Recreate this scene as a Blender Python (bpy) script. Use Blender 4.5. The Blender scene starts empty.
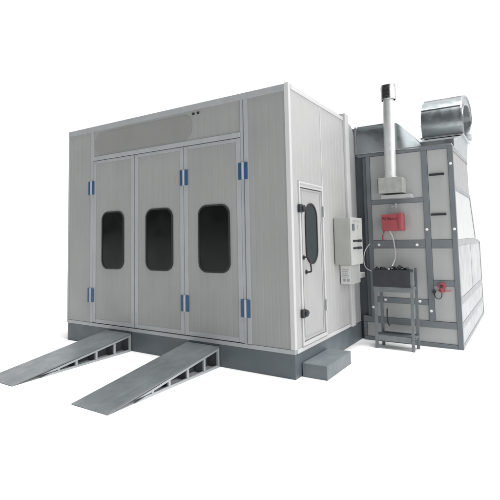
import bpy, bmesh, math, random
from mathutils import Vector, Matrix
random.seed(7)
PI = math.pi
scene = bpy.context.scene
COL = scene.collection

# ------------------------------------------------------------------ camera
cam_d = bpy.data.cameras.new('camera')
cam = bpy.data.objects.new('camera', cam_d)
COL.objects.link(cam)
cam_d.sensor_width = 36
cam_d.lens = 451.577 / 500 * 36
cam_d.shift_x = (250 - 219.866) / 500
cam_d.shift_y = (202.203 - 250) / 500
cam_d.clip_start = .05
cam_d.clip_end = 2000
R_ = Vector((0.82539678, 0.56434654, -0.01526861))
U_ = Vector((0.05799028, -0.05785042, 0.99663958))
F_ = Vector((-0.56156681, 0.82350854, 0.08047617))
m = Matrix((R_, U_, -F_)).transposed().to_4x4()
m.translation = (1.97780746, -4.18412532, 1.40169690)
cam.matrix_world = m
scene.camera = cam

# ------------------------------------------------------------------ world: white surround, stronger glow added on the right, kept dark behind the camera
w = bpy.data.worlds.new('World')
scene.world = w
w.use_nodes = True
nt = w.node_tree
nt.nodes.clear()
def N(nt, t, **k):
    n = nt.nodes.new(t)
    for a, b in k.items(): setattr(n, a, b)
    return n
tc = N(nt, 'ShaderNodeTexCoord'); sp = N(nt, 'ShaderNodeSeparateXYZ')
nt.links.new(tc.outputs['Generated'], sp.inputs[0])
ry = N(nt, 'ShaderNodeMapRange', interpolation_type='SMOOTHSTEP')
nt.links.new(sp.outputs['Y'], ry.inputs['Value'])
ry.inputs['From Min'].default_value = -.15; ry.inputs['From Max'].default_value = .25
ry.inputs['To Min'].default_value = 0.0; ry.inputs['To Max'].default_value = 1.12
rx = N(nt, 'ShaderNodeMapRange', interpolation_type='SMOOTHSTEP')
nt.links.new(sp.outputs['X'], rx.inputs['Value'])
rx.inputs['From Min'].default_value = .45; rx.inputs['From Max'].default_value = .85
rx.inputs['To Min'].default_value = 0.06; rx.inputs['To Max'].default_value = 2.4
mx = N(nt, 'ShaderNodeMath', operation='MAXIMUM')
nt.links.new(ry.outputs[0], mx.inputs[0]); nt.links.new(rx.outputs[0], mx.inputs[1])
bg = N(nt, 'ShaderNodeBackground'); bg.inputs['Color'].default_value = (1, 1, 1, 1)
nt.links.new(mx.outputs[0], bg.inputs['Strength'])
wo = N(nt, 'ShaderNodeOutputWorld'); nt.links.new(bg.outputs[0], wo.inputs[0])

# ------------------------------------------------------------------ one broad soft lamp, almost overhead, a little to the right
ld = bpy.data.lights.new('overhead_lamp', 'SUN')
ld.energy = 3.7; ld.angle = math.radians(20); ld.color = (1, .995, .985)
lo = bpy.data.objects.new('overhead_lamp', ld); COL.objects.link(lo)
lo.rotation_euler = Vector((.16, -.05, .98)).to_track_quat('Z', 'Y').to_euler()
lo.location = (2, 0, 9)

scene.view_settings.view_transform = 'Standard'
scene.view_settings.look = 'None'
scene.view_settings.exposure = 0
scene.view_settings.gamma = 1

# ------------------------------------------------------------------ materials
def mat(name, col, rough=.5, metal=0., var=.06, vscale=3., streak=0., bump=0., bscale=60., dirt=None, dirt_amt=0., dirt_scale=2.5, spangle=0., spec=.5, wear=None):
    M = bpy.data.materials.new(name); M.use_nodes = True
    t = M.node_tree; b = t.nodes['Principled BSDF']
    b.inputs['Roughness'].default_value = rough; b.inputs['Metallic'].default_value = metal
    b.inputs['Specular IOR Level'].default_value = spec
    co = N(t, 'ShaderNodeTexCoord').outputs['Object']
    def noise(scale, detail=4, stretch=None):
        n = N(t, 'ShaderNodeTexNoise'); n.inputs['Scale'].default_value = scale; n.inputs['Detail'].default_value = detail
        if stretch:
            mp = N(t, 'ShaderNodeMapping'); mp.inputs['Scale'].default_value = stretch
            t.links.new(co, mp.inputs[0]); t.links.new(mp.outputs[0], n.inputs['Vector'])
        else: t.links.new(co, n.inputs['Vector'])
        return n.outputs['Fac']
    def mixc(fac, a, c, mode='MIX'):
        n = N(t, 'ShaderNodeMix', data_type='RGBA', blend_type=mode)
        for s, v in ((0, fac), (6, a), (7, c)):
            if hasattr(v, 'links'): t.links.new(v, n.inputs[s])
            elif s == 0: n.inputs[0].default_value = v
            else: n.inputs[s].default_value = (*v, 1)
        return n.outputs[2]
    def rng(v, a, b_, c, d):
        n = N(t, 'ShaderNodeMapRange'); t.links.new(v, n.inputs[0])
        for i, x in enumerate((a, b_, c, d)): n.inputs[i + 1].default_value = x
        return n.outputs[0]
    lo_ = tuple(x * (1 - var) for x in col); hi_ = tuple(min(1, x * (1 + var)) for x in col)
    c = mixc(rng(noise(vscale), .3, .7, 0, 1), lo_, hi_)
    if streak:
        s = rng(noise(1., 3, (14, 14, .7)), .45, .75, 0, streak)
        c = mixc(s, c, tuple(x * .6 for x in col))
    if spangle:
        v = N(t, 'ShaderNodeTexVoronoi'); v.inputs['Scale'].default_value = 30
        t.links.new(co, v.inputs['Vector'])
        s = N(t, 'ShaderNodeSeparateColor'); t.links.new(v.outputs['Color'], s.inputs[0])
        c = mixc(rng(s.outputs[0], 0, 1, 0, spangle), c, tuple(x * .55 for x in col))
    if dirt:
        s = rng(noise(dirt_scale, 8), .5, .72, 0, dirt_amt)
        c = mixc(s, c, dirt)
    if wear:      # long scuffs from wheels, running up the slope
        s = rng(noise(1., 6, (26, 1.1, 3)), .50, .72, 0, .6)
        c = mixc(s, c, wear)
        s = rng(noise(70., 3), .60, .72, 0, .5)
        c = mixc(s, c, tuple(x * .5 for x in col))
    t.links.new(c, b.inputs['Base Color'])
    t.links.new(rng(noise(vscale * 3), .3, .7, max(.02, rough - .08), min(1, rough + .1)), b.inputs['Roughness'])
    if bump:
        bn = N(t, 'ShaderNodeBump'); bn.inputs['Strength'].default_value = bump; bn.inputs['Distance'].default_value = .01
        t.links.new(noise(bscale, 3), bn.inputs['Height']); t.links.new(bn.outputs[0], b.inputs['Normal'])
    return M

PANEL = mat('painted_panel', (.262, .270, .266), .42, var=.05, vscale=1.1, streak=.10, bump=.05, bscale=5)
PANEL_LIT = mat('painted_panel_lit_side', (.37, .37, .37), .4, var=.04, vscale=1.2, streak=.06, bump=.05, bscale=5)  # same paint as the front, lightened for the brighter light on this side
TRIM = mat('aluminium_trim', (.33, .345, .355), .42, .12, var=.05, vscale=4, streak=.1)
TRIM_W = mat('white_trim', (.50, .50, .505), .4, var=.03)
BASE = mat('grey_base_paint', (.088, .108, .122), .5, var=.08, vscale=2, dirt=(.13, .14, .145), dirt_amt=.4, bump=.05, bscale=8)
STEP = mat('step_paint', (.115, .135, .148), .5, var=.1, vscale=4, dirt=(.18, .19, .195), dirt_amt=.4, dirt_scale=6)
RAMP = mat('ramp_deck_paint', (.155, .175, .182), .38, .35, var=.14, vscale=2.5, dirt=(.24, .25, .255), dirt_amt=.45, dirt_scale=4, wear=(.235, .245, .25), bump=.06, bscale=14)
RAMPF = mat('ramp_frame_paint', (.33, .35, .36), .45, .2, var=.08)
RAMPD = mat('ramp_under_paint', (.07, .078, .085), .6, var=.2, vscale=5)
FRAME = mat('cabinet_frame_paint', (.15, .17, .185), .45, var=.08, vscale=3, dirt=(.2, .21, .22), dirt_amt=.4)
CPANEL = mat('cabinet_panel', (.40, .41, .41), .4, var=.05, vscale=2, streak=.08, bump=.06, bscale=4)
CPANEL_L = mat('cabinet_lower_panel', (.30, .305, .312), .4, var=.10, vscale=2, streak=.08)
CPANEL_U = mat('cabinet_upper_panel', (.25, .248, .252), .4, var=.06)
CPANEL_BLOWN = mat('cabinet_panel_blown_out', (.44, .445, .45), .4, var=.02, vscale=2)  # overexposed middle of the cabinet side, the glare put into the colour
CRAIL_W = mat('cabinet_side_rail', (.19, .20, .21), .4, var=.08)
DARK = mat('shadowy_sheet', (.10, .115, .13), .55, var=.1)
GALV = mat('galvanised_sheet', (.36, .395, .41), .33, .85, var=.08, vscale=3, spangle=.10, bump=.03, bscale=1.6)
GALV_D = mat('galvanised_seam', (.42, .44, .45), .35, .85, var=.1, vscale=5)
CHROME = mat('chrome_cowl', (.45, .45, .46), .2, 1., var=.15, vscale=12, bump=.35, bscale=14)
FLUE = mat('flue_pipe_sheet', (.60, .61, .61), .35, .35, var=.05, vscale=6, streak=.12)
STONE = mat('grey_box_cover', (.33, .34, .325), .6, var=.12, vscale=14, dirt=(.25, .26, .24), dirt_amt=.4, dirt_scale=9)
RED = mat('red_enamel', (.33, .06, .072), .4, var=.12, vscale=6)
RED_D = mat('dark_red_print', (.06, .008, .012), .5)
BLUE = mat('blue_hinge_enamel', (.014, .065, .155), .4, var=.1)
GLASS = mat('dark_tinted_glass', (.005, .006, .006), .18, var=.05, vscale=1, spec=.16)
GLASS_S = mat('green_tinted_glass', (.026, .038, .041), .3, var=.1, vscale=1, spec=.3)
RUBBER = mat('black_rubber', (.012, .012, .013), .6)
BLACK = mat('black_plastic', (.016, .018, .022), .45, var=.2, vscale=20)
TRAY = mat('black_tray_sheet', (.022, .026, .032), .5, var=.2, vscale=10, bump=.05)
STAND = mat('stand_steel', (.16, .18, .19), .45, .3, var=.12, vscale=10, dirt=(.25, .26, .26), dirt_amt=.4, dirt_scale=12)
BOXG = mat('control_box_paint', (.35, .36, .335), .42, var=.05, vscale=5)
BOXL = mat('control_panel_face', (.41, .42, .405), .4, var=.04, vscale=5)
PAPER = mat('white_paper', (.62, .62, .615), .6, var=.02)
PRINT = mat('grey_print', (.30, .31, .33), .6)
WHITE_P = mat('white_plastic', (.85, .85, .83), .35, var=.03)
CABLE = mat('grey_cable', (.5, .5, .48), .5)
PATCH = mat('erased_logo_tone', (.205, .210, .206), .5, var=.03, vscale=1.5)
FLOOR = mat('plain_white_floor', (.9, .9, .9), .9, var=.004, spec=.1)

# ------------------------------------------------------------------ mesh helpers
class MB:
    def __init__(s): s.bm = bmesh.new(); s.mats = []
    def mi(s, m):
        if m not in s.mats: s.mats.append(m)
        return s.mats.index(m)
    def _new(s, geom_faces, m):
        i = s.mi(m)
        for f in geom_faces: f.material_index = i
    def box(s, x0, x1, y0, y1, z0, z1, m, bev=.003, M=None):
        before = set(s.bm.faces)
        vs = bmesh.ops.create_cube(s.bm, size=1)['verts']
        for v in vs:
            v.co = Vector((x0 + (v.co.x + .5) * (x1 - x0), y0 + (v.co.y + .5) * (y1 - y0), z0 + (v.co.z + .5) * (z1 - z0)))
        if bev:
            bev = min(bev, .3 * min(abs(x1 - x0), abs(y1 - y0), abs(z1 - z0)))
            es = list({e for v in vs for e in v.link_edges})
            bmesh.ops.bevel(s.bm, geom=es, offset=bev, segments=2, affect='EDGES', profile=.7)
        nf = [f for f in s.bm.faces if f not in before]
        if M: 
            for v in {v for f in nf for v in f.verts}: v.co = M @ v.co
        s._new(nf, m); return s
    def bar(s, a, b, wx, wy, m, up=(0, 0, 1), bev=.002):
        a, b = Vector(a), Vector(b); d = b - a; L = d.length; d.normalize()
        up = Vector(up)
        if abs(d.dot(up)) > .95: up = Vector((0, 1, 0))
        x = d.cross(up).normalized(); y = x.cross(d)
        M = Matrix((x, y, d)).transposed().to_4x4(); M.translation = a
        return s.box(-wx / 2, wx / 2, -wy / 2, wy / 2, 0, L, m, bev, M)
    def cyl(s, a, b, r, m, r2=None, n=24, bev=0):
        a, b = Vector(a), Vector(b); d = b - a
        q = d.to_track_quat('Z', 'Y').to_matrix().to_4x4(); q.translation = (a + b) / 2
        before = set(s.bm.faces)
        bmesh.ops.create_cone(s.bm, cap_ends=True, segments=n, radius1=r, radius2=r if r2 is None else r2, depth=d.length, matrix=q)
        s._new([f for f in s.bm.faces if f not in before], m); return s
    def tube(s, pts, r, m, n=8):
        # smooth round tube through points (Catmull-Rom)
        P = [Vector(p) for p in pts]; out = []
        Q = [P[0]] + P + [P[-1]]
        for i in range(1, len(Q) - 2):
            for k in range(6):
                t = k / 6; p0, p1, p2, p3 = Q[i - 1], Q[i], Q[i + 1], Q[i + 2]
                out.append(.5 * ((2 * p1) + (p2 - p0) * t + (2 * p0 - 5 * p1 + 4 * p2 - p3) * t * t + (3 * p1 - p0 - 3 * p2 + p3) * t ** 3))
        out.append(P[-1]); rings = []
        for i, p in enumerate(out):
            d = (out[min(i + 1, len(out) - 1)] - out[max(i - 1, 0)]).normalized()
            x = d.orthogonal().normalized() if not rings else (px - d * px.dot(d)).normalized()
            px = x; y = d.cross(x)
            rings.append([s.bm.verts.new(p + r * (x * math.cos(2 * PI * j / n) + y * math.sin(2 * PI * j / n))) for j in range(n)])
        nf = []
        for a, b in zip(rings, rings[1:]):
            for j in range(n): nf.append(s.bm.faces.new((a[j], a[(j + 1) % n], b[(j + 1) % n], b[j])))
        nf.append(s.bm.faces.new(rings[0][::-1])); nf.append(s.bm.faces.new(rings[-1]))
        s._new(nf, m); return s
    def prism(s, poly, axis, a, b, m, bev=0):
        """poly: 2D points; axis 'x': (y,z), 'y': (x,z), 'z': (x,y)"""
        def P(u, v, t): return {'x': (t, u, v), 'y': (u, t, v), 'z': (u, v, t)}[axis]
        A = [s.bm.verts.new(P(u, v, a)) for u, v in poly]; B = [s.bm.verts.new(P(u, v, b)) for u, v in poly]
        n = len(poly); nf = [s.bm.faces.new(A), s.bm.faces.new(B[::-1])]
        for i in range(n): nf.append(s.bm.faces.new((A[i], B[i], B[(i + 1) % n], A[(i + 1) % n])))
        if bev:
            es = list({e for f in nf[:2] for e in f.edges})
            before = set(s.bm.faces)
            bmesh.ops.bevel(s.bm, geom=es, offset=bev, segments=2, affect='EDGES', profile=.7)
            nf = [f for f in s.bm.faces if f not in before] + [f for f in nf if f.is_valid]
        s._new(nf, m); return s
    def ring(s, outer, inner, axis, a, b, m):
        def P(p, t): u, v = p; return {'x': (t, u, v), 'y': (u, t, v)}[axis]
        L = [[s.bm.verts.new(P(p, t)) for p in pl] for t in (a, b) for pl in (outer, inner)]
        n = len(outer); nf = []
        for q, r_ in ((0, 1), (2, 3), (0, 2), (1, 3)):
            for i in range(n):
                j = (i + 1) % n
                nf.append(s.bm.faces.new((L[q][i], L[q][j], L[r_][j], L[r_][i])))
        s._new(nf, m); return s
    def grid(s, rows, m, close=False):
        V = [[s.bm.verts.new(p) for p in r] for r in rows]; nf = []
        for a, b in zip(V, V[1:]):
            for j in range(len(a) - 1): nf.append(s.bm.faces.new((a[j], a[j + 1], b[j + 1], b[j])))
        s._new(nf, m); return s
    def build(s, name, parent=None, smooth=False, loc=None):
        bmesh.ops.recalc_face_normals(s.bm, faces=s.bm.faces[:])
        me = bpy.data.meshes.new(name)
        s.bm.to_mesh(me); s.bm.free()
        for mm in s.mats: me.materials.append(mm)
        if smooth:
            for p in me.polygons: p.use_smooth = True
            if hasattr(me, 'set_sharp_from_angle'): me.set_sharp_from_angle(angle=math.radians(smooth if smooth > 1 else 35))
        o = bpy.data.objects.new(name, me); COL.objects.link(o)
        if parent:
            o.parent = parent
            # all meshes are modelled in world space; keep them there under the parent
            o.matrix_parent_inverse = Matrix.Translation(world_loc(parent)).inverted()
        return o
def world_loc(o):
    return o.get('_base', None) and Vector(o['_base']) or Vector((0, 0, 0))
def thing(name, loc, label, cat, group=None):
    o = bpy.data.objects.new(name, None); COL.objects.link(o); o.empty_display_size = .1
    o.location = loc; BASES[o.name] = Vector(loc)
    o['label'] = label; o['category'] = cat
    if group: o['group'] = group
    return o
BASES = {}
def world_loc(o): return BASES.get(o.name, Vector((0, 0, 0)))
def tag(o, label, cat, group=None):
    o['label'] = label; o['category'] = cat
    if group: o['group'] = group

def rrect(cx, cz, w_, h_, r, n=10, bulge=0.):
    pts = []
    for (sx, sz, a0) in ((1, 1, 0), (-1, 1, 90), (-1, -1, 180), (1, -1, 270)):
        for k in range(n + 1):
            a = math.radians(a0 + 90 * k / n)
            pts.append((cx + sx * (w_ / 2 - r) + r * math.cos(a), cz + sz * (h_ / 2 - r) + r * math.sin(a)))
    if bulge:
        pts = [(u, v) for u, v in pts]
    return pts

def ribbed(mb, axis, u0, u1, z0, z1, face, back, m, pitch=.0885, gw=.020, gd=.0010, phase=0.):
    """sheet steel panel with shallow vertical pressed grooves. axis 'y': lies in XZ with its face at y=face; 'x': in YZ."""
    us = [(u0, 0)]; u = u0 + pitch * .5 + phase
    sgn = 1 if back > face else -1
    while u < u1 - gw:
        us += [(u - gw / 2, 0), (u - gw / 4, gd), (u + gw / 4, gd), (u + gw / 2, 0)]; u += pitch
    us.append((u1, 0))
    poly = [(a, face + sgn * d) for a, d in us] + [(u1, back), (u0, back)]
    if axis == 'x': poly = [(b, a) for a, b in poly]
    mb.prism(poly, 'z', z0, z1, m)
    return mb

# ================================================================== SETTING
fl = MB(); fl.grid([[(-400, -400, 0), (400, -400, 0)], [(-400, 400, 0), (400, 400, 0)]], FLOOR)
o = fl.build('floor'); o['kind'] = 'structure'

# ================================================================== SPRAY BOOTH
W, D, HB, H = 3.547, 2.165, .244, 3.0
booth = thing('spray_booth', (-W / 2, D / 2, 0), 'large pale grey panelled spray booth with three folding doors on dark grey base', 'spray booth')
# base plinth
b = MB()
b.box(-W + .004, -.004, .006, D + .25, 0.0, HB - .002, BASE, .006)
b.build('base', booth)
for x in (-2.365, -1.18):
    b = MB(); b.box(x - .02, x + .02, .0, .0055, .006, HB - .006, BASE, .001)
    for z in (.05, .19): b.cyl((x, .001, z), (x, -.006, z), .008, GALV_D, n=6)
    b.build('base_joint', booth)
# core + fixed wall panels (front)
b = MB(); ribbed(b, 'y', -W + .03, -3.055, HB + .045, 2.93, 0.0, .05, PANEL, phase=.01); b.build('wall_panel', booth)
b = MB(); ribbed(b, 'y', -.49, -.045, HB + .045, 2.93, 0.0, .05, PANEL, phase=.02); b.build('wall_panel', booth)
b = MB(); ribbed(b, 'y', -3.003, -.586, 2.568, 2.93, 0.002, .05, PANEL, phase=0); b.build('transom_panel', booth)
# inner shell
b = MB()
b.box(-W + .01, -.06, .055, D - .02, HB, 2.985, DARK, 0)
b.build('inner_shell', booth)
# edge trims
b = MB()
b.box(-W, -W + .03, -.006, .06, HB + .002, 2.93, TRIM)
b.box(-W, -.046, -.010, .06, 2.93, H, TRIM)
b.build('top_trim', booth)
b = MB()
b.box(-3.055, -3.004, -.008, .055, HB + .045, 2.93, TRIM)
b.build('door_jamb', booth)
b = MB()
b.box(-.585, -.49, -.008, .055, HB + .045, 2.93, TRIM)
b.box(-.548, -.541, -.011, -.007, HB + .05, 2.925, DARK, 0)
b.build('door_jamb', booth)
b = MB(); b.box(-3.003, -.586, -.016, .055, 2.512, 2.567, TRIM, .006); b.build('door_header', booth)
b = MB(); b.box(-W, -.0, -.008, .06, HB, HB + .042, TRIM, .004); b.build('door_sill', booth)
b = MB(); b.box(-.045, .004, -.006, .045, HB + .043, H + .012, TRIM_W, .005); b.build('corner_trim', booth)
b = MB(); b.prism([(u, v) for u, v in rrect(-2.12, 2.742, 1.72, .30, .14)], 'y', -.004, .004, PATCH); b.build('erased_logo_oval', booth)  # added oval where a logo was smudged out, not a real plate
for x in (-1.235, -1.165):
    b = MB(); b.cyl((x, .004, 2.885), (x, -.012, 2.885), .015, BLACK, n=12); b.build('vent_plug', booth)

# folding doors
leaf_x = [(-3.0, -2.208), (-2.200, -1.392), (-1.386, -.587)]
win_c = [(-2.607, .425), (-1.783, .445), (-.958, .435)]
for i, (x0, x1) in enumerate(leaf_x):
    d = MB()
    t_ = .058
    z0, z1 = HB + .052, 2.505
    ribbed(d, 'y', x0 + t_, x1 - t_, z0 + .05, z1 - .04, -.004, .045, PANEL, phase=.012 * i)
    d.box(x0, x0 + t_ - .001, -.009, .048, z0, z1, TRIM, .004)
    d.box(x1 - t_ + .001, x1, -.009, .048, z0, z1, TRIM, .004)
    d.box(x0 + t_, x1 - t_, -.007, .046, z1 - .039, z1, TRIM, .003)
    d.box(x0 + t_, x1 - t_, -.007, .046, z0, z0 + .049, TRIM, .003)
    leaf = d.build('folding_door', booth)
    cx, ww = win_c[i]
    out = rrect(cx, 1.404, ww, .768, .115); inn = rrect(cx, 1.404, ww - .035, .733, .1)
    BASES[leaf.name] = Vector((0, 0, 0))
    def sub(mb, name, sm=False, parent=leaf):
        oo = mb.build(name, None, sm); oo.parent = parent; return oo
    r = MB(); r.ring(out, inn, 'y', -.016, .0, RUBBER); sub(r, 'window_seal')
    r = MB(); r.prism(inn, 'y', -.009, -.001, GLASS); sub(r, 'window_pane')
    hx = {0: [-3.034], 1: [], 2: [-1.382, -.557]}[i]
    for x in hx:
        for z in (2.132, .657):
            h_ = MB(); hh = .093
            h_.box(x - .056, x - .018, -.021, -.008, z - hh, z + hh, BLUE, .002)
            h_.box(x + .018, x + .056, -.021, -.008, z - hh, z + hh, BLUE, .002)
            h_.cyl((x, -.018, z - hh), (x, -.018, z + hh), .0155, TRIM, n=14)
            for q in (-.06, 0, .06):
                for s in (-.037, .037): h_.cyl((x + s, -.020, z + q), (x + s, -.023, z + q), .006, BLUE, n=8)
            sub(h_, 'hinge')

# right side wall
b = MB()
ribbed(b, 'x', .048, .17, HB + .04, 2.95, .0, -.05, PANEL_LIT, pitch=.2, gd=.002)
ribbed(b, 'x', .17, .843, 2.0, 2.95, .0, -.05, PANEL_LIT, pitch=.11, gd=.0016, gw=.02)
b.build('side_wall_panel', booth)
b = MB(); ribbed(b, 'x', .862, 1.655, HB + .04, 2.95, .0, -.05, PANEL_LIT, pitch=.11, gd=.0016, gw=.02); b.build('side_wall_panel', booth)
b = MB(); b.box(-.05, .005, .8435, .8615, HB + .04, 2.95, TRIM_W, .003); b.build('panel_joint', booth)
b = MB(); b.box(-.06, .008, .046, 1.655, 2.951, H, TRIM_W, .004); b.build('side_top_trim', booth)
b = MB(); b.box(-.06, .009, .046, 1.655, HB, HB + .038, TRIM_W, .004); b.build('side_bottom_trim', booth)
b = MB(); b.box(-.05, .035, 1.66, 1.80, HB, 3.05, TRIM_W, .012); b.build('rear_post', booth)
# return-air section behind the post, rounded top
b = MB()
poly = [(1.80, HB), (2.13, HB), (2.13, 2.66)]
for k in range(9):
    a = math.radians(k * 90 / 8); poly.append((1.93 + .20 * math.cos(a), 2.76 + .20 * math.sin(a)))
poly += [(1.80, 2.965)]
b.prism(poly, 'x', -.5, -.004, PANEL_LIT)
b.box(-.004, .003, 2.09, 2.115, 1.0, 2.7, TRIM, .002)
b.build('rear_section', booth, 30)
# roof
b = MB(); b.box(-W + .02, -.07, .06, D - .02, 2.986, 3.0, PANEL, .003); b.build('roof', booth)

# personnel door in the side wall
d = MB()
ribbed(d, 'x', .20, .803, .335, 1.925, -.001, -.045, PANEL_LIT, pitch=.5, gd=.0)
door = d.build('side_door', booth); BASES[door.name] = Vector((0, 0, 0))
def dsub(mb, name, sm=False):
    oo = mb.build(name, None, sm); oo.parent = door; return oo
r = MB()
fo = [(.171, .29), (.842, .29), (.842, 1.995), (.171, 1.995)]
fi = [(.198, .325), (.806, .325), (.806, 1.935), (.198, 1.935)]
r.ring(fo, fi, 'x', -.03, .014, TRIM_W)
fo = [(.245, .37), (.765, .37), (.765, 1.905), (.245, 1.905)]; fi = [(.251, .376), (.759, .376), (.759, 1.899), (.251, 1.899)]
r.ring(fo, fi, 'x', -.004, .003, TRIM)
r.box(.0, .02, .21, .80, 1.955, 1.975, PANEL_LIT, .002)
dsub(r, 'door_frame')
out = rrect(.487, 1.443, .325, .665, .16, 12); inn = rrect(.487, 1.443, .285, .625, .14, 12)
r = MB(); r.ring(out, inn, 'x', -.0, .012, RUBBER); dsub(r, 'window_seal')
r = MB(); r.prism(inn, 'x', -.002, .006, GLASS_S); dsub(r, 'window_pane')
for z in (1.705, .622):
    r = MB(); r.box(.004, .034, .148, .225, z - .043, z + .043, BLACK, .008); r.cyl((.01, .225, z), (.045, .225, z), .036, BLACK, n=18)
    r.box(.03, .05, .19, .265, z - .014, z + .014, BLACK, .005); dsub(r, 'latch')
r = MB(); r.tube([(.0, .262, 1.19), (.05, .265, 1.195), (.062, .285, 1.165), (.062, .315, 1.07), (.05, .325, 1.04), (.0, .322, 1.035)], .0095, BLACK)
r.cyl((0, .262, 1.19), (.008, .262, 1.19), .024, BLACK, n=14); r.cyl((0, .322, 1.035), (.008, .322, 1.035), .024, BLACK, n=14)
dsub(r, 'handle', 40)
for z in (1.695, .63):
    r = MB(); r.box(.014, .024, .815, .838, z - .06, z + .06, TRIM, .002); r.cyl((.026, .808, z - .06), (.026, .808, z + .06), .011, GALV_D, n=12); dsub(r, 'hinge')

# ================================================================== STEP
b = MB(); b.box(.006, .268, .142, .856, 0, .137, STEP, .007)
o = b.build('step'); tag(o, 'low grey steel step below the narrow side door', 'step')

# ================================================================== RAMPS
def ramp(x0, x1, ytop, label, posts):
    y0 = -1.61; zt = .222
    t = thing('loading_ramp', ((x0 + x1) / 2, y0, 0), label, 'ramp', 'steel ramps up to the booth doors')
    S = lambda y: zt * (y - y0) / (ytop - y0)
    b = MB()
    b.prism([(y0, .003), (y0 + .012, 0), (ytop, zt - .012), (ytop, zt), (y0, .009)], 'x', x0, x1, RAMP, .0015)
    b.build('deck', t)
    for xs, nm in ((x1 - .028, 0), (x0 + .002, 1)):
        b = MB()
        b.prism([(-1.30, .0), (ytop - .002, .0), (ytop - .002, .024), (-1.17, .024)], 'x', xs, xs + .026, RAMPF)
        b.prism([(-1.30, S(-1.30) - .014), (ytop - .002, zt - .013), (ytop - .002, zt - .036), (-1.12, S(-1.12) - .036)], 'x', xs + .001, xs + .025, RAMPF)
        for y, ww in posts:
            if S(y) > .07: b.box(xs + .002, xs + .024, y - ww, y, .0245, S(y - ww) - .03, RAMPF, .002)
        b.build('side_frame', t)
    b = MB()
    xm = (x0 + x1) / 2
    b.prism([(-1.1, .002), (ytop - .03, .002), (ytop - .03, zt - .04), (-1.1, S(-1.1) - .02)], 'x', x1-.15, x1 - .146, RAMPD)
    for y, ww in posts[:-1]:
        b.box(x1 - .146, x1 - .03, y - .02, y - .015, .003, S(y - .02) - .014, RAMPD, 0)
    b.build('inner_web', t)
    return t
P_ = [(-.012, .03), (-.27, .028), (-.55, .028), (-.83, .028), (-1.06, .028)]
ramp(-1.355, -.90, -.012, 'grey steel ramp nearest the camera, before the third folding door', P_)
ramp(-2.72, -2.255, -.012, 'grey steel ramp at far left, before the leftmost folding door', P_)

# ================================================================== AIR SUPPLY CABINET
YC = 2.13
cab = thing('air_supply_cabinet', (.64, 3.2, 0), 'tall grey framed air supply cabinet with pale panels right of the booth', 'air cabinet')
b = MB()   # closed body behind the frame
prof = [(YC + .03, .05), (5.16, .05), (5.16, 1.29), (4.46, 1.33), (3.92, 2.0), (3.87, 2.52), (YC + .03, 2.52)]
b.prism(prof, 'x', .16, 1.225, CPANEL_BLOWN)
b.build('body', cab)
b = MB()
b.box(-.10, .16, YC + .075, YC + .095, .0, 2.549, DARK, 0)  # dark sheet and strip added to stand for the shade in the gap
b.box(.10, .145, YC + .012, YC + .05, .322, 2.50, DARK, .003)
b.build('gap_shade_sheet', cab)
def rail(x0, x1, z0, z1, dy=0., m=FRAME, name='rail'):
    b = MB(); b.box(x0, x1, YC - .004 + dy, YC + .05, z0, z1, m, .004); return b.build(name, cab)
rail(.146, .198, .321, 2.505, name='post')
rail(.868, .935, .322, 2.505, name='post')
rail(1.18, 1.24, .0, 2.54, dy=-.002, name='post')
rail(.035, 1.178, .0, .05)
rail(.035, 1.178, .242, .320)
rail(.035, 1.178, 2.507, 2.548)
rail(.200, .866, 1.838, 1.895)
rail(.200, .866, 1.242, 1.345); rail(.937, 1.178, 1.242, 1.345)
rail(.200, .866, .518, .585); rail(.937, 1.178, .765, .832)
rail(.035, .075, .052, .240, name='post')
def panel(x0, x1, z0, z1):
    b = MB(); b.box(x0, x1, YC + .010, YC + .045, z0, z1, CPANEL, .006); return b.build('panel', cab)
for z0, z1 in ((1.897, 2.505), (1.347, 1.836), (.587, 1.240), (.322, .516)): panel(.200, .866, z0, z1)
for z0, z1 in ((1.347, 2.505), (.834, 1.240), (.322, .763)): panel(.937, 1.178, z0, z1)
panel(.077, 1.178, .052, .240)
for z in (2.18, 1.667):
    b = MB(); b.box(.952, 1.128, YC - .018, YC + .012, z - .014, z + .014, BLACK, .006); b.build('slot_handle', cab)
for x, z in ((.281, 1.285), (.764, 1.282), (.892, 1.479), (1.21, 1.477), (1.207, 2.304), (.172, .444), (.335, .555), (.895, .446), (.766, .560)):
    b = MB(); b.cyl((x, YC - .004, z), (x, YC - .018, z), .018, WHITE_P, .013, n=16); b.build('cap_nut', cab, 40)
# side face (+X) panels and rails
XS = 1.226
def sidepoly(poly, m, name, x1=XS + .006, bev=.003):
    b = MB(); b.prism(poly, 'x', XS - .01, x1, m, bev); return b.build(name, cab)
sidepoly([(2.19, 2.03), (3.86, 2.03), (3.835, 2.50), (2.19, 2.47)], CPANEL_U, 'side_panel')
sidepoly([(2.19, 1.35), (4.36, 1.35), (3.86, 1.97), (2.19, 1.97)], CPANEL_BLOWN, 'side_panel')
sidepoly([(2.19, .62), (3.6, .62), (3.6, 1.27), (2.19, 1.27)], CPANEL_L, 'side_panel')
sidepoly([(3.64, .62), (5.10, .62), (5.10, 1.25), (3.64, 1.27)], CPANEL_L, 'side_panel')
sidepoly([(2.19, .31), (5.10, .31), (5.10, .53), (2.19, .53)], CPANEL_L, 'side_panel')
sidepoly([(2.19, .05), (5.10, .05), (5.10, .24), (2.19, .24)], CPANEL_L, 'side_panel')
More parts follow.
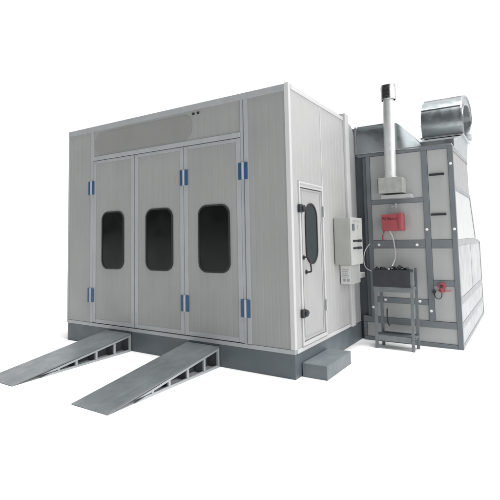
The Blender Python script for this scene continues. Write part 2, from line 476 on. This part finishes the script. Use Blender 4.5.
for poly in ([(2.19, 2.473), (3.835, 2.503), (3.83, 2.548), (2.19, 2.548)], [(2.19, 1.972), (3.90, 1.972), (3.88, 2.028), (2.19, 2.028)], [(2.19, .532), (5.10, .532), (5.10, .618), (2.19, .618)],
             [(2.19, .242), (5.10, .242), (5.10, .308), (2.19, .308)], [(2.19, 0.0), (5.20, 0.0), (5.20, .048), (2.19, .048)],
             [(5.102, .049), (5.19, .049), (5.19, 1.29), (5.102, 1.29)], [(2.19, 1.272), (5.10, 1.272), (5.10, 1.30), (4.40, 1.348), (2.19, 1.348)],
             [(4.362, 1.352), (4.47, 1.352), (3.95, 2.0), (3.93, 1.97), (3.865, 1.97)]):
    sidepoly(poly, CRAIL_W, 'side_rail', XS + .012)

# ---- galvanised duct from the booth over the cabinet (left)
duct = thing('transfer_duct', (.45, 2.6, 2.55), 'galvanised sheet metal duct between booth roof and flue pipe', 'duct')
b = MB()
rows = []
cols = 30
def dz(x):   # top outline of the duct
    if x < .56: return 2.938
    t = min(1, (x - .56) / .32)
    return 2.938 - .375 * (t ** 1.25) 
def dy(x):   # the face curves back to the right
    if x < .55: return YC - .0
    return YC + .26 * (1 - math.cos(min(1, (x - .55) / .34) * PI / 2))
xs = [-.12, .12, .25, .4, .52] + [.55 + .33 * k / 16 for k in range(17)]
front_lo = [(x, dy(x) * .4 + YC * .6, 2.552) for x in xs]
front_mid = [(x, dy(x), 2.552 + (dz(x) - 2.552) * .55) for x in xs]
front_hi = [(x, dy(x) + .03, dz(x) - .02) for x in xs]
top_f = [(x, dy(x) + .035, dz(x)) for x in xs]
top_b = [(x, 3.3, dz(x)) for x in xs]
back = [(x, 3.3, 2.552) for x in xs]
b.grid([front_lo, front_mid, front_hi, top_f, top_b, back, front_lo], GALV)
b.build('duct_shell', duct, 40)
b = MB()
b.box(.012, .032, YC - .016, YC + .03, 2.556, 2.945, GALV_D, .003)
b.box(.05, .54, YC - .012, YC + .02, 2.922, 2.944, GALV_D, .003)
b.box(.05, .866, YC - .014, YC - .002, 2.552, 2.570, GALV_D, .003)
b.build('duct_flange', duct)

# ---- hood + gooseneck (right)
goose = thing('exhaust_gooseneck', (1.0, 3.6, 2.55), 'large galvanised gooseneck duct elbow on top right of the air cabinet', 'duct')
b = MB()
b.prism([(2.35, 2.551), (3.86, 2.551), (4.12, 2.88), (3.32, 2.88), (2.36, 2.665)], 'x', .72, 1.232, GALV)
b.box(.86, 1.225, YC + .03, 2.345, 2.550, 2.575, GALV_D, .004)
b.build('transition_hood', goose)
b = MB(); b.box(.672, 1.262, 3.27, 4.16, 2.881, 2.905, GALV_D, .005); b.build('collar', goose)
# inverted U of flat gores
out = [(3.36, 2.906), (3.30, 3.09), (3.33, 3.29), (3.47, 3.46), (3.70, 3.57), (4.00, 3.645), (4.30, 3.69), (4.60, 3.68), (4.82, 3.60), (4.88, 3.42), (4.75, 3.20), (4.55, 3.02)]
inn = [(3.50, 2.906), (3.45, 3.08), (3.47, 3.23), (3.58, 3.36), (3.77, 3.45), (4.02, 3.51), (4.27, 3.55), (4.50, 3.53), (4.66, 3.46), (4.70, 3.34), (4.60, 3.16), (4.42, 3.00)]
def smoothp(P, k=3):
    Q = [P[0]] + P + [P[-1]]; o_ = []
    for i in range(1, len(Q) - 2):
        for j in range(k):
            t = j / k; r4 = [Q[i - 1], Q[i], Q[i + 1], Q[i + 2]]
            o_.append(tuple(.5 * (2 * r4[1][c] + (r4[2][c] - r4[0][c]) * t + (2 * r4[0][c] - 5 * r4[1][c] + 4 * r4[2][c] - r4[3][c]) * t * t + (3 * r4[1][c] - r4[0][c] - 3 * r4[2][c] + r4[3][c]) * t ** 3) for c in (0, 1)))
    return o_ + [P[-1]]
SO, SI = smoothp(out), smoothp(inn)
b = MB()
X0, X1 = .685, 1.235
b.grid([[(X0, *p) for p in SO], [(X1, *p) for p in SO]], GALV)
b.grid([[(X0, *p) for p in SI], [(X1, *p) for p in SI]], GALV_D)
b.grid([[(X0, *p) for p in SO], [(X0, *p) for p in SI]], GALV)
b.grid([[(X1, *p) for p in SO], [(X1, *p) for p in SI]], GALV)
b.build('elbow_shell', goose, 40)
b = MB(); b.prism(SI[:-4], 'x', X0 + .05, X0 + .056, GALV_D); b.build('inner_web', goose)
b = MB()
def off(p, q, r_, dd):
    tx, tz = r_[0] - p[0], r_[1] - p[1]; L = math.hypot(tx, tz); return (q[0] - tz / L * dd, q[1] + tx / L * dd)
for i in (3, 7, 12, 18, 24, 29):
    p, q, r_ = SO[i - 1], SO[i], SO[i + 1]
    a = off(p, q, r_, .008)
    b.bar((X0 - .006, a[0], a[1]), (X1 + .006, a[0], a[1]), .016, .010, GALV_D, up=(0, -(r_[1] - p[1]), (r_[0] - p[0])))
for S_, s in ((SO, .006), (SI, -.006)):
    for i in range(len(S_) - 1):
        p, q = S_[i], S_[i + 1]
        b.bar((X1 + .008, *p), (X1 + .008, *q), .02, .022, GALV_D, bev=0)
b.build('seam', goose)

# ---- flue
flue = thing('flue_pipe', (.50, 2.02, 1.95), 'pale round flue pipe with chrome cowl rising from a grey box', 'flue pipe')
b = MB(); b.box(.362, .665, 1.905, YC + .008, 1.962, 2.165, STONE, .006)
b.box(.352, .36, 1.90, YC, 1.968, 2.158, DARK, .001); b.build('flue_box', flue)
b = MB(); b.box(.385, .755, 1.94, YC + .004, 1.893, 1.940, CPANEL, .004); b.build('shelf', flue)
b = MB(); b.cyl((.503, 2.0, 2.165), (.520, 2.0, 3.235), .0735, FLUE, .069, n=40)
b.cyl((.503, 2.0, 2.165), (.503, 2.0, 2.185), .085, FLUE, n=40); b.build('pipe', flue, 40)
b = MB()
ring0 = []
for (r_, z) in ((.088, 3.215), (.096, 3.225), (.092, 3.30), (.094, 3.40), (.086, 3.425), (.060, 3.415), (.0585, 3.32)):
    ring0.append([(.521 + r_ * (1 + .03 * math.cos(5 * 2 * PI * k / 40)) * math.cos(2 * PI * k / 40), 2.0 + r_ * math.sin(2 * PI * k / 40), z + .012 * math.sin(2 * PI * k / 40) * (z > 3.3)) for k in range(41)])
b.grid(ring0, CHROME)
b.cyl((.521, 2.0, 3.3), (.521, 2.0, 3.33), .058, DARK, n=24)
b.build('cowl', flue, 40)

# ---- burner
bur = thing('burner_unit', (.50, 1.95, 1.46), 'small red burner box mounted on the cabinet below the flue box', 'burner')
b = MB()
b.box(.386, .632, 1.90, YC + .006, 1.468, 1.685, RED, .014)
b.box(.600, .640, 1.885, 2.07, 1.480, 1.700, RED, .010)
b.build('housing', bur, 30)
b = MB(); b.tube([(.41, 1.93, 1.47), (.405, 1.92, 1.44), (.39, 1.93, 1.40), (.37, 1.98, 1.37), (.35, 2.09, 1.345)], .011, RED); b.build('hose', bur, 60)
def text(s, size, loc, rot, m, name, parent, bold=.0, sx=1):
    cu = bpy.data.curves.new(name, 'FONT'); cu.body = s; cu.size = size; cu.extrude = .0012; cu.offset = bold
    to = bpy.data.objects.new(name + '_tmp', cu); COL.objects.link(to)
    bpy.context.view_layer.update()
    dg = bpy.context.evaluated_depsgraph_get()
    me = bpy.data.meshes.new_from_object(to.evaluated_get(dg)); bpy.data.objects.remove(to)
    me.transform(Matrix.Translation(loc) @ rot.to_4x4() @ Matrix.Diagonal((sx, 1, 1, 1)))
    me.materials.clear(); me.materials.append(m)
    oo = bpy.data.objects.new(name, me); COL.objects.link(oo); oo.parent = parent
    oo.matrix_parent_inverse = Matrix.Translation(world_loc(parent)).inverted(); return oo
RX = Matrix.Rotation(PI / 2, 3, 'X')
text('RI', .060, (.400, 1.898, 1.610), RX, RED_D, 'lettering', bur)
text('Burn', .062, (.462, 1.898, 1.608), RX, RED_D, 'lettering', bur)
b = MB()
b.cyl((.50, YC + .01, 1.795), (.50, YC - .05, 1.795), .018, GALV_D, n=14); b.box(.47, .54, YC - .06, YC - .035, 1.782, 1.81, GALV_D, .004)
b.cyl((.532, YC - .045, 1.775), (.532, YC - .045, 1.835), .012, GALV_D, n=12)
o = b.build('pipe_fitting'); tag(o, 'tiny metal pipe fitting on the cabinet just above the red burner', 'fitting')

# ---- cable burner -> black unit
b = MB(); b.tube([(.475, 1.93, 1.47), (.485, 2.05, 1.38), (.50, 2.06, 1.25), (.515, 2.0, 1.12), (.50, 1.90, 1.02), (.505, 1.83, .985)], .008, CABLE)
o = b.build('cable', None, 60); tag(o, 'thin pale cable hanging from red burner down to black tray', 'cable')
b = MB(); b.tube([(.16, 2.11, 1.30), (.115, 2.04, 1.20), (.10, 2.02, 1.08), (.12, 2.03, .98), (.17, 2.11, .93)], .006, CABLE)
o = b.build('cable', None, 60); tag(o, 'small looped grey cable on the dark left edge of the cabinet', 'cable')

# ---- valve
val = thing('shutoff_valve', (1.03, YC, .72), 'small red shutoff valve on the lower right cabinet rail', 'valve')
b = MB(); b.cyl((1.035, YC - .006, .765), (1.035, YC - .055, .765), .046, RED, .040, n=20)
b.cyl((1.035, YC - .02, .69), (1.035, YC - .02, .75), .030, RED, .038, n=16); b.cyl((1.035, YC - .055, .765), (1.035, YC - .075, .765), .018, RED_D, n=12); b.build('valve_body', val, 40)
b = MB(); b.tube([(.985, YC - .035, .712), (1.06, YC - .04, .708), (1.14, YC - .035, .714)], .0055, RED); b.build('lever', val, 60)
b = MB(); b.tube([(.945, YC - .01, .682), (.955, YC - .03, .63), (.99, YC - .035, .605), (1.025, YC - .03, .63), (1.033, YC - .025, .69)], .005, BLACK)
b.cyl((.942, YC - .002, .69), (.942, YC - .028, .69), .022, BLACK, n=14); b.build('wire', val, 50)

# ================================================================== STAND with black unit
st = thing('steel_stand', (.535, 1.83, 0), 'grey steel four legged stand in front of the cabinet', 'stand')
Y0, Y1 = 1.735, 1.925
LG = [((.310, Y0), (.325, Y0), .895), ((.742, Y0), (.760, Y0), .955), ((.345, Y1), (.338, Y1), .72), ((.762, Y1), (.772, Y1), 1.0)]
for (a, c, h_) in LG:
    b = MB(); b.bar((a[0], a[1], 0), (c[0], c[1], h_), .034, .030, STAND); b.build('leg', st)
b = MB(); b.box(.30, .775, Y0 - .017, Y1 + .017, .735, .765, STAND, .003); b.box(.30, .775, Y0 - .021, Y0 - .016, .705, .768, STAND, .002); b.build('upper_shelf', st)
b = MB(); b.box(.30, .775, Y0 + .018, Y1 - .018, .150, .168, STAND, .003); b.box(.328, .725, Y0 - .010, Y0 + .010, .100, .166, STAND, .002)
b.box(.34, .76, Y1 - .010, Y1 + .008, .13, .18, DARK, .002); b.build('lower_shelf', st)
b = MB(); b.tube([(.405, Y1, .47), (.408, Y1 - .02, .40), (.41, Y1 - .01, .30), (.425, Y1, .255)], .009, BLACK); b.build('hook', st, 60)
# black tray unit
tr = thing('black_tray', (.53, 1.83, .766), 'black metal tray of hoses and fittings on the steel stand', 'tray')
b = MB()
x0, x1, y0, y1, z0, z1 = .300, .744, 1.706, 1.90, .767, .982
b.box(x0, x1, y0, y0 + .008, z0, z1, TRAY, .002); b.box(x0, x1, y1 - .008, y1, z0, z1, TRAY, .002)
b.box(x0, x0 + .008, y0 + .009, y1 - .009, z0, z1, TRAY, .002); b.box(x1 - .008, x1, y0 + .009, y1 - .009, z0, z1, TRAY, .002)
b.box(x0 + .009, x1 - .009, y0 + .009, y1 - .009, z0, z0 + .12, TRAY, 0)
b.build('tray_body', tr)
b = MB()
for k in range(9):
    x = x0 + .05 + .042 * k + random.uniform(-.01, .01); y = random.uniform(y0 + .05, y1 - .05)
    b.tube([(x - .03, y, .90), (x - .02, y + .01, .985 + random.uniform(0, .025)), (x + .02, y - .01, .99 + random.uniform(0, .025)), (x + .035, y, .91)], .009, BLACK)
b.cyl((.60, 1.80, .90), (.615, 1.80, 1.035), .022, BLACK, .016, n=12)
b.cyl((.70, 1.80, .90), (.70, 1.80, 1.01), .018, BLACK, n=12)
b.build('hose', tr, 50)
b = MB(); b.cyl((.475, 1.80, .90), (.475, 1.80, 1.0), .016, WHITE_P, .012, n=12); b.build('white_cap', tr, 40)

# ================================================================== CONTROL BOX on the side wall
cb = thing('control_box', (.1, 1.39, 1.05), 'grey electrical control box on the booth wall beside the side door', 'control box')
b = MB(); b.box(.010, .196, 1.166, 1.632, 1.065, 1.632, BOXG, .006); b.build('housing', cb)
b = MB(); b.box(.197, .212, 1.172, 1.628, 1.060, 1.636, BOXL, .004); b.build('front_panel', cb)
b = MB()
b.box(.2125, .219, 1.235, 1.315, 1.475, 1.555, DARK, .002)
b.box(.2125, .217, 1.43, 1.46, 1.50, 1.545, PRINT, .001)
b.box(.2125, .216, 1.26, 1.52, 1.592, 1.600, PRINT, 0)
b.build('meter', cb)
for z in (1.350, 1.262):
    b = MB(); b.box(.2125, .222, 1.25, 1.56, z - .012, z + .012, BLACK, .003)
    b.box(.222, .228, 1.42, 1.56, z - .015, z + .015, BLACK, .003); b.build('switch_strip', cb)
jb = MB()
jb.box(.006, .145, 1.352, 1.70, .815, 1.055, BOXL, .005)
o = jb.build('junction_box'); tag(o, 'small white box with printed sheet below the grey control box', 'junction box')
BASES[o.name] = Vector((0, 0, 0))
b = MB(); b.box(.012, .140, 1.344, 1.349, .822, 1.048, PAPER, 0)
for z in (.99, .965, .94, .92, .90): b.box(.03, random.uniform(.09, .128), 1.3425, 1.3435, z, z + .008, PRINT, 0)
b.box(.04, .075, 1.3425, 1.3435, .85, .885, PRINT, 0); b.box(.09, .12, 1.3425, 1.3435, .85, .885, PRINT, 0)
s = b.build('printed_sheet'); s.parent = o
b = MB(); b.box(.07, .145, 1.702, 1.90, .865, .93, BOXL, .004); s = b.build('conduit'); s.parent = o
